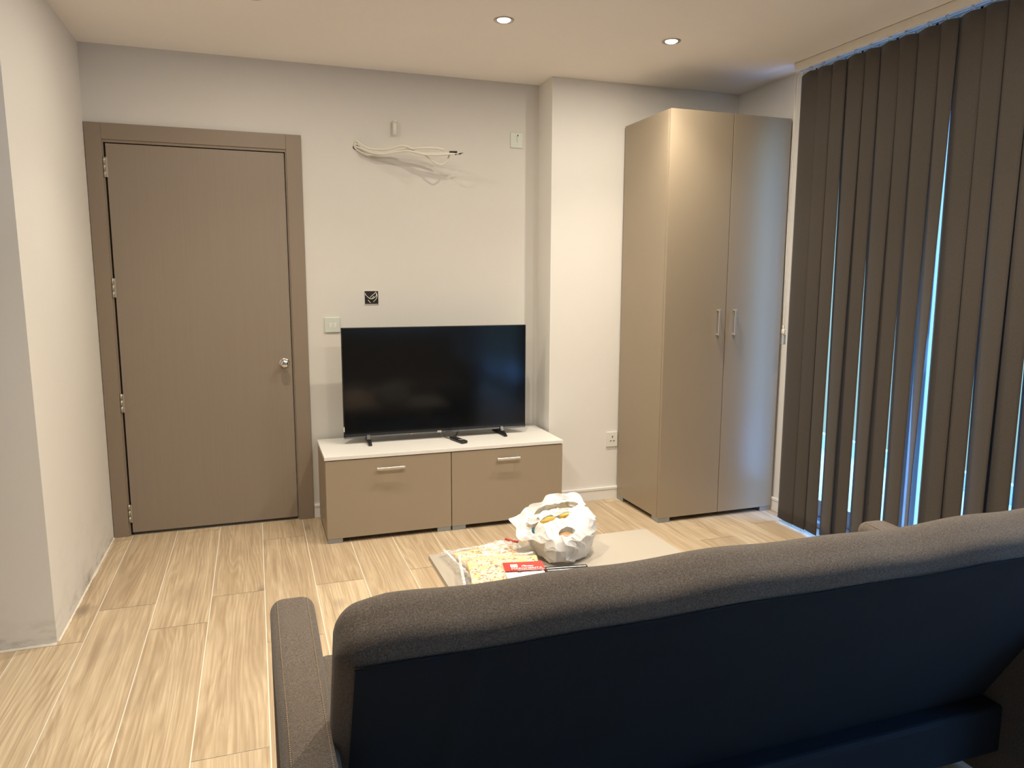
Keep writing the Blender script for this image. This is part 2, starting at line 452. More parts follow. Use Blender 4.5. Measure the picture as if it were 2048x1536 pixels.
for a, b in (((XR, WY0, 0), (XR+.14, PY, CEIL)), ((XR, WY1, WZ1), (XR+.14, WY0, CEIL)), ((XR, VY0, 0), (XR+.14, WY1, CEIL)),
             ((XR, VY1, VZ1), (XR+.14, VY0, CEIL)), ((XR, YB, 0), (XR+.14, VY1, CEIL))): box(bm, a, b)
struct(link('wall_right', bm, M['wall']))
def skirting(name, a, b, along):
    bm = bmesh.new()
    (x0, y0), (x1, y1) = a, b
    if along == 'x':
        box(bm, (x0, y0-.011, 0.0), (x1, y0, .062), .001); box(bm, (x0, y0-.015, .062), (x1, y0, .080), .004, 3)
    else:
        box(bm, (x0-.011, y0, 0.0), (x0, y1, .062), .001); box(bm, (x0-.015, y0, .062), (x0, y1, .080), .004, 3)
    struct(link(name, bm, M['wall']))
skirting('baseboard_back', (1.02, 0), (PX, 0), 'x')
skirting('baseboard_pier', (PX, PY), (XR, PY), 'x')
skirting('baseboard_right', (XR, WY0), (XR, PY-.016), 'y')

def bead(name, pts, r0, mat_):
    bm = bmesh.new(); P = catmull(pts, 24); prev = None
    for p in P:
        k = 1+.7*noise.noise(p*9)+.5*noise.noise(p*45)
        a = max(.15, k)*r0
        d = (P[-1]-P[0]).normalized(); sd = Vector((d.y, -d.x, 0))
        row = [bm.verts.new(p+sd*x*a+Vector((0, 0, z*a))) for x, z in ((-.2, 0), (-.2, .9), (.5, .55), (1.2, 0))]
        if prev:
            for i in range(3): bm.faces.new((prev[i], prev[i+1], row[i+1], row[i]))
        prev = row
    bmesh.ops.recalc_face_normals(bm, faces=bm.faces)
    struct(link(name, bm, mat_))
bead('trim_1', [(-.001, -.002, 0), (-.001, -.3, 0), (-.001, -.6, 0), (-.001, -.9, 0), (-.001, -1.19, 0)][::-1], .0055, M['grout'])
bead('trim_2', [(0, YN+.010, 0), (-.15, YN+.010, 0), (-.4, YN+.010, 0), (-.8, YN+.010, 0)][::-1], .006, M['grout'])

# door with its frame
dr = thing('door_1', None, None, (0, 0, 0), kind='structure')
bm = bmesh.new()
FO, FI, FT = .086, .082, 2.10
box(bm, (.002, -.016, 0), (FI-.008, 0.0, FT), .002); box(bm, (.940, -.016, 0), (1.018, 0.0, FT), .002)
box(bm, (FI-.008, -.016, 2.022), (.940, 0.0, FT), .002)
box(bm, (.014, 0.0, 0), (.076, .055, 2.08)); box(bm, (.938, 0.0, 0), (.998, .055, 2.08)); box(bm, (.076, 0.0, 2.016), (.938, .055, 2.08))
box(bm, (FI-.008, -.009, 0), (FI-.001, .03, 2.022)); box(bm, (.934, -.009, 0), (.940, .03, 2.022)); box(bm, (FI-.001, -.009, 2.0095), (.934, .03, 2.022))
link('door_frame', bm, M['door'], dr)
lf = bx('door_leaf', (.0895, -.006, .0165), (.9290, .036, 2.0045), M['door_leaf'], dr, .0015)
bx('gap_shade', (.082, .012, .001), (.0875, .052, 2.009), M['dark_gap'], dr, 0)  # near-black strip in the hinge-side gap, its shade put into the colour
for z in (1.889, 1.299, .71, .121):
    bm = bmesh.new()
    for k in range(3): cyl(bm, (.081, -.011, z-.048+k*.033), (.081, -.011, z-.048+k*.033+.031), .0062, n=14)
    box(bm, (.078, -.012, z-.048), (.095, -.0065, z+.048), .0005)
    link('hinge', bm, M['handle_dark'], dr)
bm = bmesh.new()
lathe(bm, [(.001, 0), (.027, 0), (.027, .004), (.024, .006), (.010, .008), (.010, .03), (.019, .034), (.0235, .044), (.0215, .055), (.012, .060), (.001, .061)], (.889, -.006, .892), 'y')
link('door_knob', bm, M['chrome'], dr)

# ------------------------------------------------------------------ balcony doors and what lies outside
def slider(name, y0, y1, z1, stiles, hand):
    r = thing(name, None, None, (XR+.07, (y0+y1)/2, 0), kind='structure')
    ya, yb = min(y0, y1), max(y0, y1)
    x0, x1 = XR+.035, XR+.105
    bm = bmesh.new(); t = .055
    box(bm, (x0, ya, .0), (x1, ya+t, z1), .003); box(bm, (x0, yb-t, .0), (x1, yb, z1), .003)
    box(bm, (x0, ya+t, z1-t), (x1, yb-t, z1), .003); box(bm, (x0-.02, ya+t, 0), (x1, yb-t, .03), .003)
    box(bm, (x0+.018, ya+t, .03), (x0+.022, yb-t, .042)); box(bm, (x0+.05, ya+t, .03), (x0+.054, yb-t, .042))
    link('window_frame', bm, M['upvc'], r)
    edges = [ya+t]+stiles+[yb-t]
    for i in range(len(edges)-1):
        a, b = edges[i], edges[i+1]; off = .008 if i % 2 else .04
        bm = bmesh.new(); s = .072; za, zb = .042, z1-t
        xa, xb = x0+off, x0+off+.026
        if i: a -= .055
        if i < len(edges)-2: b += .055
        box(bm, (xa, a, za), (xb, a+s, zb), .003); box(bm, (xa, b-s, za), (xb, b, zb), .003)
        box(bm, (xa, a+s, za), (xb, b-s, za+s+.02), .003); box(bm, (xa, a+s, zb-s), (xb, b-s, zb), .003)
        sh = link('sash', bm, M['upvc'], r)
        bx('pane', (xa+.010, a+s, za+s+.02), (xa+.015, b-s, zb-s), M['glass'], sh, 0)
    bx('window_handle', (x0-.022, hand-.012, .93), (x0+.008, hand+.012, 1.09), M['plastic_white'], r, .005, 3)
slider('window_1', WY0, WY1, WZ1, [-2.55, -1.575], -1.625)
slider('window_2', VY0, VY1, VZ1, [-4.95], -4.93)
struct(bx('floor_outside', (XR+.105, YB-1, -.12), (XR+1.5, 1.2, -.02), M['pave'], bevel=0))
struct(bx('wall_outside', (XR+1.5, YB-1, -.12), (XR+1.56, 1.2, .10), M['pave'], bevel=.004))

# ------------------------------------------------------------------ ceiling downlights
def downlight(x, y, label, k):
    r = thing('downlight', label, 'ceiling light', (x, y, CEIL), 'recessed downlights')
    bm = bmesh.new()
    lathe(bm, [(.030, -.0015), (.0405, -.004), (.0435, -.003), (.0440, -.0002), (.030, -.0002)], (x, y, CEIL), 'z', 48)
    link('trim_ring', bm, M['handle_dark'], r)
    bm = bmesh.new()
    lathe(bm, [(.001, -.0095), (.012, -.009), (.022, -.0065), (.0285, -.002), (.029, -.0003), (.001, -.0003)], (x, y, CEIL), 'z', 40)
    link('lamp_lens', bm, M['bulb'], r)
    lamp('light', (x, y, CEIL-.0125), r, POWER[k])
names = ['downlight just left of the frame over the door', 'lit round downlight above the television', 'lit round downlight in front of the tall wardrobe',
         'downlight over the left end of the sofa', 'downlight over the middle of the sofa', 'downlight over the right end of the sofa']
for i, ((x, y), nm) in enumerate(zip(LAMPS, names)): downlight(x, y, nm, i)

# ------------------------------------------------------------------ wardrobe
def wardrobe():
    x0, x1, yf, yb, h = 2.826, 3.586, -.724, -.226, 2.229
    r = thing('wardrobe', 'tall taupe two-door wardrobe on short feet in the right corner', 'wardrobe', ((x0+x1)/2, (yf+yb)/2, 0))
    t = .018; z0 = .027
    bm = bmesh.new()
    yc = yf+.0205
    box(bm, (x0, yc, z0), (x0+t, yb, h), .0008); box(bm, (x1-t, yc, z0), (x1, yb, h), .0008)
    box(bm, (x0+t, yc, h-t), (x1-t, yb, h), .0008); box(bm, (x0+t, yc, z0), (x1-t, yb, z0+t), .0008); box(bm, (x0+t, yb-.006, z0+t), (x1-t, yb, h-t))
    link('body', bm, M['wardrobe'], r)
    mid = 3.2125
    for a, b, hx in ((x0, mid-.0015, 3.158), (mid+.0015, x1, 3.262)):
        d = bx('door', (a+.0005, yf, z0), (b-.0005, yf+.018, h), M['wardrobe'], r, .0012)
        bm = bmesh.new(); 
        box(bm, (hx-.006, yf-.026, 1.045), (hx+.006, yf-.018, 1.190), .0025, 3)
        box(bm, (hx-.005, yf-.020, 1.047), (hx+.005, yf, 1.055), .001); box(bm, (hx-.005, yf-.020, 1.180), (hx+.005, yf, 1.188), .001)
        link('handle', bm, M['handle'], d)
    for fx in (x0+.001, x1-.076):
        for a, b in ((yf+.004, yf+.075), (yb-.075, yb-.004)):
            bx('foot', (fx, a, .0), (fx+.075, b, z0), M['silver_foot'], r, .0015)
wardrobe()

# ------------------------------------------------------------------ television unit
UX0, UX1, UYF, UYB, UH = 1.046, 2.352, -.476, -.028, .457
def tv_unit():
    r = thing('television_cabinet', 'low taupe two-door cabinet with white top under the television', 'cabinet', ((UX0+UX1)/2, (UYF+UYB)/2, 0))
    bx('worktop', (UX0, UYF, UH-.018), (UX1, UYB, UH), M['white_top'], r, .001)
    t = .016; z0 = .026; zt = UH-.019; yc = UYF+.022; mid = 1.705
    bm = bmesh.new()
    for a, b in ((UX0+.003, mid-.001), (mid+.001, UX1-.003)):
        box(bm, (a, yc, z0), (a+t, UYB-.004, zt), .0006); box(bm, (b-t, yc, z0), (b, UYB-.004, zt), .0006)
        box(bm, (a+t, yc, z0), (b-t, UYB-.004, z0+t), .0006); box(bm, (a+t, yc, zt-t), (b-t, UYB-.004, zt), .0006); box(bm, (a+t, UYB-.012, z0+t), (b-t, UYB-.004, zt-t))
    link('body', bm, M['cabinet'], r)
    for a, b, h0, h1 in ((UX0+.004, mid-.002, 1.306, 1.452), (mid+.002, UX1-.004, 1.957, 2.090)):
        d = bx('door', (a, UYF+.003, z0), (b, UYF+.021, zt-.004), M['cabinet'], r, .001)
        bm = bmesh.new(); hz = .381
        box(bm, (h0, UYF-.024, hz-.006), (h1, UYF-.016, hz+.006), .0025, 3)
        for q in (h0+.006, h1-.014): box(bm, (q, UYF-.018, hz-.004), (q+.008, UYF+.003, hz+.004), .001)
        link('handle', bm, M['handle'], d)
        for fx in (a+.002, b-.077):
            for y0, y1 in ((UYF+.008, UYF+.055), (UYB-.06, UYB-.01)):
                bx('foot', (fx, y0, 0), (fx+.075, y1, z0), M['silver_foot'], r, .0012)
tv_unit()

# ------------------------------------------------------------------ television
def television():
    x0, x1, z0, z1, yf = 1.176, 2.222, .492, 1.090, -.207
    r = thing('television', 'large black flat-screen television standing on the white cabinet top', 'television', ((x0+x1)/2, yf, UH))
    bm = bmesh.new()
    box(bm, (x0, yf+.002, z0), (x1, yf+.022, z1), .003, 3); box(bm, (x0+.12, yf+.02, z0+.02), (x1-.12, yf+.068, z0+.36), .012, 3)
    link('back_shell', bm, M['black'], r)
    bm = bmesh.new()
    for a, b in (((x0, yf-.002, z1-.0055), (x1, yf+.004, z1)), ((x0, yf-.002, z0), (x0+.0055, yf+.004, z1)), ((x1-.0055, yf-.002, z0), (x1, yf+.004, z1)), ((x0, yf-.002, z0+.006), (x1, yf+.004, z0+.018))):
        box(bm, a, b, .0012)
    link('bezel', bm, M['bezel'], r)
    bx('silver_strip', (x0, yf-.005, z0-.003), (x1, yf+.006, z0+.006), M['bezel_silver'], r, .0022, 3)
    bx('screen', (x0+.005, yf-.0008, z0+.017), (x1-.005, yf+.003, z1-.005), M['screen'], r, 0)
    bx('brand_badge', (1.692, yf-.0065, z0-.001), (1.716, yf-.003, z0+.010), M['handle'], r, .001)
    bx('side_tag', (x0-.001, yf-.003, z0+.035), (x0+.0035, yf-.0015, z0+.062), M['label_white'], r, .0004)
    bm = bmesh.new(); lathe(bm, [(.0005, .006), (.0018, .006), (.0018, .002), (.0005, .002)], (1.545, yf, z0+.001), 'y', 12); link('standby_light', bm, M['led'], r)
    for s, fx in ((-1, 1.313), (1, 2.066)):
        bm = bmesh.new()       # splayed blade foot: low wedge front and back, riser in the middle
        w = .0095
        P = [(-.090, 0), (-.086, .010), (-.030, .026), (-.012, z0-UH+.012), (.014, z0-UH+.012), (.034, .024), (.112, .010), (.118, 0)]
        A, B = [], []
        for yy, zz in P:
            sh = s*.008 if yy < 0 else -s*.002
            A.append(bm.verts.new((fx-w+sh, yf+.004+yy, UH+zz))); B.append(bm.verts.new((fx+w+sh, yf+.004+yy, UH+zz)))
        bm.faces.new(A); bm.faces.new(B[::-1])
        for i in range(len(P)): bm.faces.new((A[i], B[i], B[(i+1) % len(P)], A[(i+1) % len(P)]))
        bmesh.ops.recalc_face_normals(bm, faces=bm.faces)
        bmesh.ops.bevel(bm, geom=list(bm.edges), offset=.0022, segments=2, affect='EDGES')
        link('foot', bm, M['black'], r)
    bm = bmesh.new(); tube(bm, [(1.70, yf-.005, z0), (1.716, yf-.022, .475), (1.742, yf-.030, .4625), (1.775, yf-.028, .4605), (1.800, yf-.005, .466), (1.822, yf+.03, .484), (1.835, yf+.04, .51)], .0026); link('power_cable', bm, M['black'], r)
television()
def remote():
    a, b = Vector((1.767, -.252, UH)), Vector((1.803, -.392, UH)); L = (b-a).length; mid = (a+b)/2
    r = thing('remote_control', 'small black remote control lying on the white cabinet top', 'remote control', mid)
    ang = math.atan2((b-a).y, (b-a).x); mt = Matrix.Translation(mid) @ Matrix.Rotation(ang, 4, 'Z')
    bm = bmesh.new(); box(bm, (-L/2, -.0195, .001), (L/2, .0195, .017), .006, 3)
    for v in bm.verts: v.co.y *= 1-.10*math.cos(v.co.x/L*PI)
    bm.transform(mt); link('case', bm, M['black'], r, True)
    bm = bmesh.new(); box(bm, (L*.16, -.0150, .0165), (L*.30, .0150, .0178), .0005); bm.transform(mt); link('silver_panel', bm, M['handle'], r)
    bm = bmesh.new()
    for i in range(8):
        for j in range(3): lathe(bm, [(.0028, .0168), (.0028, .0185), (.001, .0188)], (-L*.42+i*.0105, (j-1)*.0095, 0), 'z', 10)
    bm.transform(mt); link('buttons', bm, simple('dark_rubber', (.035, .035, .04), .6), r)
remote()

# ------------------------------------------------------------------ wall fittings
def wall_switch():
    r = thing('light_switch', 'white double light switch on the wall left of the television', 'light switch', (1.152, 0, 1.095))
    bx('switch_plate', (1.110, -.009, 1.053), (1.195, 0, 1.137), M['plastic_grey'], r, .003, 3)
    for x in (1.1415, 1.1665):
        bm = bmesh.new(); vv = box(bm, (x-.0065, -.0115, 1.081), (x+.0065, -.0085, 1.105), .0008); bmesh.ops.rotate(bm, verts=bm.verts, cent=(x, -.009, 1.093), matrix=Matrix.Rotation(.14, 3, 'X'))
        link('rocker', bm, M['label_white'], r)
wall_switch()
def power_socket():
    x0, x1, z0, z1, y = 2.752, 2.826, .331, .424, PY
    r = thing('power_socket', 'white three-pin wall socket beside the wardrobe', 'wall socket', (x0, y, z0))
    bx('socket_plate', (x0, y-.009, z0), (x1, y, z1), M['plastic_white'], r, .003, 3)
    bm = bmesh.new(); cx = (x0+x1)/2+.001
    box(bm, (cx-.0028, y-.0096, .387), (cx+.0028, y-.0085, .399)); box(bm, (cx-.0155, y-.0096, .3655), (cx-.0055, y-.0085, .3705)); box(bm, (cx+.0055, y-.0096, .3655), (cx+.0155, y-.0085, .3705))
    link('pin_slot', bm, M['ink'], r)
power_socket()
def open_box():
    x0, x1, z0, z1 = 1.334, 1.410, 1.208, 1.281
    r = thing('back_box', 'open black electrical box with loose white wires above the television', 'electrical box', (x0, 0, z0))
    bm = bmesh.new(); box(bm, (x0, -.0012, z0), (x1, -.0002, z1)); link('recess', bm, M['dark_gap'], r)
    bm = bmesh.new(); t = .003
    for a, b in (((x0-t, -.004, z0-t), (x1+t, 0, z0)), ((x0-t, -.004, z1), (x1+t, 0, z1+t)), ((x0-t, -.004, z0), (x0, 0, z1)), ((x1, -.004, z0), (x1+t, 0, z1))): box(bm, a, b, .0006)
    link('plaster_rim', bm, M['wall'], r)
    y = -.010
    for pts in ([(1.339, -.003, 1.268), (1.338, y, 1.261), (1.346, y, 1.252), (1.360, y, 1.240), (1.374, y, 1.238), (1.389, y, 1.246), (1.398, y, 1.258), (1.400, -.003, 1.271)],
                [(1.362, -.003, 1.242), (1.367, y, 1.249), (1.376, y, 1.258), (1.388, y, 1.267), (1.397, -.003, 1.276)],
                [(1.401, -.003, 1.268), (1.402, y, 1.255), (1.397, y, 1.238), (1.382, -.003, 1.221)],
                [(1.372, -.003, 1.238), (1.378, y, 1.245), (1.386, -.003, 1.252)], [(1.353, -.003, 1.231), (1.359, -.006, 1.222), (1.366, -.003, 1.215)]):
        bm = bmesh.new(); tube(bm, pts, .0018); link('wire', bm, M['cable'], r)
open_box()
def plate():
    r = thing('junction_plate', 'square pale grey cover plate high beside the pier edge', 'cover plate', (2.234, 0, 2.15))
    bx('cover', (2.196, -.007, 2.108), (2.272, 0, 2.194), M['plastic_grey'], r, .002)
    bm = bmesh.new(); lathe(bm, [(.004, 0), (.004, .0078), (.0005, .0078)], (2.240, 0, 2.178), 'y', 12); link('hole', bm, M['ink'], r)
    bm = bmesh.new(); tube(bm, [(2.238, -.007, 2.172), (2.236, -.012, 2.160), (2.239, -.008, 2.140)], .002); link('wire', bm, M['cable'], r)
plate()
bm = bmesh.new()
lathe(bm, [(.0085, 0), (.0085, .001), (.0105, .002)], (1.518, 0, 2.205), 'y', 20)
tube(bm, [(1.518, .0, 2.198), (1.517, -.020, 2.196), (1.5165, -.026, 2.180), (1.516, -.026, 2.150), (1.516, -.022, 2.136)], .0115, n=16)
cyl(bm, (1.518, -.0262, 2.197), (1.518, -.0275, 2.208), .0110, .0115, 16, mi=0)
dp = link('drain_pipe', bm, M['cable']); tag(dp, 'short white pipe stub sticking out high on the wall above the cables', 'pipe')
def cables():
    r = thing('cable_bundle', 'bundle of loose white air-conditioner cables hanging out of the wall', 'cables', (1.30, 0, 2.063))
    bm = bmesh.new(); lathe(bm, [(.014, 0), (.014, .0015), (.0005, .0015)], (1.304, 0, 2.058), 'y', 16); link('wall_hole', bm, M['ink'], r)
    S = [(.0048, [(1.298, -0.002, 2.06), (1.31, -0.011, 2.088), (1.334, -0.025, 2.068), (1.364, -0.04, 2.05), (1.411, -0.06, 2.042), (1.46, -0.079, 2.043), (1.504, -0.095, 2.054), (1.535, -0.106, 2.062), (1.566, -0.117, 2.058), (1.591, -0.126, 2.047), (1.619, -0.135, 2.05), (1.666, -0.15, 2.052), (1.713, -0.165, 2.051), (1.754, -0.178, 2.043)]),
         (.0042, [(1.299, -0.003, 2.067), (1.316, -0.014, 2.072), (1.355, -0.034, 2.043), (1.401, -0.053, 2.033), (1.448, -0.071, 2.026), (1.495, -0.087, 2.036), (1.542, -0.103, 2.046), (1.58, -0.115, 2.048), (1.611, -0.125, 2.036), (1.646, -0.136, 2.024), (1.715, -0.157, 2.025), (1.779, -0.176, 2.027), (1.791, -0.179, 2.032)]),
         (.0034, [(1.298, -0.002, 2.057), (1.325, -0.017, 2.034), (1.364, -0.034, 2.018), (1.418, -0.053, 2.018), (1.481, -0.073, 2.026), (1.56, -0.097, 2.038), (1.607, -0.11, 2.034), (1.655, -0.124, 2.02), (1.69, -0.133, 1.995), (1.725, -0.142, 1.973), (1.751, -0.149, 1.969), (1.776, -0.155, 1.987), (1.786, -0.158, 2.013), (1.793, -0.159, 2.026)]),
         (.0046, [(1.301, -0.005, 2.062), (1.34, -0.028, 2.046), (1.385, -0.049, 2.026), (1.447, -0.074, 2.019), (1.51, -0.098, 2.03), (1.572, -0.119, 2.035), (1.65, -0.145, 2.018), (1.729, -0.17, 2.016), (1.786, -0.188, 2.021), (1.812, -0.19, 2.021)])]
    for rad, pts in S:
        bm = bmesh.new(); tube(bm, pts, rad*1.3, n=10); link('cable', bm, M['cable'], r)
    bm = bmesh.new(); cyl(bm, (1.783, -0.187, 2.031), (1.824, -0.19, 2.033), .0056, n=12); link('black_connector', bm, M['ink'], r)
    bm = bmesh.new(); cyl(bm, (1.805, -0.19, 2.019), (1.819, -0.19, 2.02), .0034, n=8); cyl(bm, (1.835, -0.19, 2.023), (1.85, -0.19, 2.028), .0034, n=8); tube(bm, [(1.819, -0.19, 2.02), (1.835, -0.19, 2.023)], .0013, sub=1); tube(bm, [(1.85, -0.19, 2.028), (1.854, -0.19, 2.031), (1.86, -0.19, 2.028)], .0012)
    link('wire_end', bm, M['ink'], r)
cables()

# ------------------------------------------------------------------ vertical blind
BX = 3.47
def blind():
    r = thing('vertical_blind', 'dark brown vertical fabric blind across the right-hand window', 'blind', (BX, -2.2, CEIL))
    y0, y1 = -.905, -3.62
    bm = bmesh.new()
    box(bm, (BX-.005, y1, CEIL-.038), (BX+.043, y0+.03, CEIL-.002), .002); box(bm, (BX-.002, y1, CEIL-.044), (BX+.006, y0+.03, CEIL-.037), .001)
    box(bm, (BX+.032, y1, CEIL-.044), (BX+.040, y0+.03, CEIL-.037), .001); box(bm, (BX-.007, y0+.028, CEIL-.046), (BX+.045, y0+.036, CEIL-.001), .001)
    link('head_rail', bm, M['rail'], r)
    n = 27; wv = .134; zt, zb = 2.408, .022; cx = BX+.018
    for k in range(-1, n):
        yc = (-.972 if k == -1 else -1.052 if k == 0 else -1.061-.1005*k) + random.uniform(-.001, .001) + (.006 if k % 2 else -.006)
        # angles: 0 = closed, positive = the far edge swings out towards the window
        th_t = random.uniform(2, 7); th_b = (8 if k % 2 else 22)+random.uniform(-1.5, 1.5)
        if k < 1: th_t, th_b = 3, 4
        if k == 7: th_t, th_b = 8, 42
        if k == 6: th_b = 18
        if k == 8: th_b = 10
        if k > 9: th_b += 1.5*(k-9)*.3
        bm = bmesh.new(); NU, NV = 10, 30; G = {}
        for s in (0, 1):
            for j in range(NV+1):
                v = j/NV; z = zt+(zb-zt)*v
                th = math.radians(th_t+(th_b-th_t)*min(1, v*1.25)**1.1)
                for i in range(NU+1):
                    u = (i/NU-.5)*wv
                    bow = .0075*(1-(2*i/NU-1)**2)*(1-.4*v)
                    w_ = -bow + (s-.5)*.0012
                    zz = z + (.010*abs(2*i/NU-1)**1.5*(-1) if j == 0 else 0)
                    x = cx + w_*math.cos(th) + u*math.sin(th); y = yc + u*math.cos(th) - w_*math.sin(th)
                    G[s, j, i] = bm.verts.new((x, y, zz))
        for s in (0, 1):
            for j in range(NV):
                for i in range(NU):
                    q = [G[s, j, i], G[s, j+1, i], G[s, j+1, i+1], G[s, j, i+1]]
                    f = bm.faces.new(q if s == 0 else q[::-1]); f.smooth = True
        for j in range(NV):
            for i in (0, NU):
                q = [G[0, j, i], G[1, j, i], G[1, j+1, i], G[0, j+1, i]]; bm.faces.new(q)
        for i in range(NU):
            for j in (0, NV): bm.faces.new([G[0, j, i], G[0, j, i+1], G[1, j, i+1], G[1, j, i]])
        bmesh.ops.recalc_face_normals(bm, faces=bm.faces)
        vo = link('vane', bm, M['vane'], r)
        bm = bmesh.new()
        box(bm, (cx-.006, yc-.006, zt-.004), (cx+.006, yc+.006, zt+.022), .001)
        box(bm, (cx-.004, yc-.05, zt-.008), (cx+.003, yc+.05, zt+.004), .001)
        link('hanger', bm, M['clear'], vo)
        if k < 8:
            th = math.radians(th_b)
            for s2 in (-1, 1):
                bm = bmesh.new()
                ex, ey = cx+s2*.045*math.sin(th), yc+s2*.045*math.cos(th)
                tube(bm, [(ex, ey, zb+.006), (ex-.004, ey-s2*.002, zb-.006), (ex, ey-s2*.004, zb-.014)], .0022)
                link('bottom_link', bm, M['clear'], vo)
    # pull cords at the window-side end of the rail, with a bead tensioner
    cxx, cyy = BX, -.893
    bm = bmesh.new()
    for dy, dz in ((-.004, 0), (.004, 0)):
        tube(bm, [(cxx-.002, cyy+dy*2.2, CEIL-.05), (cxx-.004, cyy+dy*.5-.0, 1.9), (cxx-.006, cyy+dy*2.2-.002, 1.4), (cxx-.006, cyy+dy-.004, 1.10)], .0016, 8, 10)
    tube(bm, [(cxx-.006, cyy+.006, CEIL-.05), (cxx-.004, cyy+.012, 1.7), (cxx-.006, cyy+.006, 1.3), (cxx-.006, cyy, 1.06)], .0016, 8, 10)
    link('pull_cord', bm, M['cable'], r)
    bm = bmesh.new()
    box(bm, (cxx-.011, cyy-.010, 1.085), (cxx-.001, cyy+.002, 1.106), .003); box(bm, (cxx-.013, cyy-.016, 1.058), (cxx+.001, cyy+.006, 1.086), .005, 3)
    cyl(bm, (cxx-.015, cyy-.005, 1.074), (cxx-.001, cyy-.005, 1.074), .006, n=16); box(bm, (cxx-.010, cyy-.008, 1.046), (cxx-.002, cyy, 1.060), .002)
    link('cord_tensioner', bm, M['plastic_white'], r)
    bm = bmesh.new(); box(bm, (cxx-.015, cyy-.016, 1.002), (cxx+.003, cyy+.006, 1.056), .002)
    link('cord_weight', bm, M['clear'], r)
blind()

# ------------------------------------------------------------------ coffee table
TZ = .38
def table():
    x0, x1, y1, y0 = 1.292, 2.163, -1.74, -2.24
    r = thing('coffee_table', 'low rectangular beige coffee table between the sofa and the cabinet', 'table', ((x0+x1)/2, (y0+y1)/2, 0))
    bx('tabletop', (x0, y0, TZ-.018), (x1, y1, TZ), M['table'], r, .001)
    bm = bmesh.new(); box(bm, (x0+.13, y0+.10, TZ-.07), (x1-.13, y1-.06, TZ-.0185), .001); link('apron', bm, M['cabinet'], r)
    for x in (x0+.13, x1-.17):
        for y in (y0+.06, y1-.16): bx('leg', (x, y, 0), (x+.04, y+.04, TZ-.071), M['cabinet'], r, .002)
table()

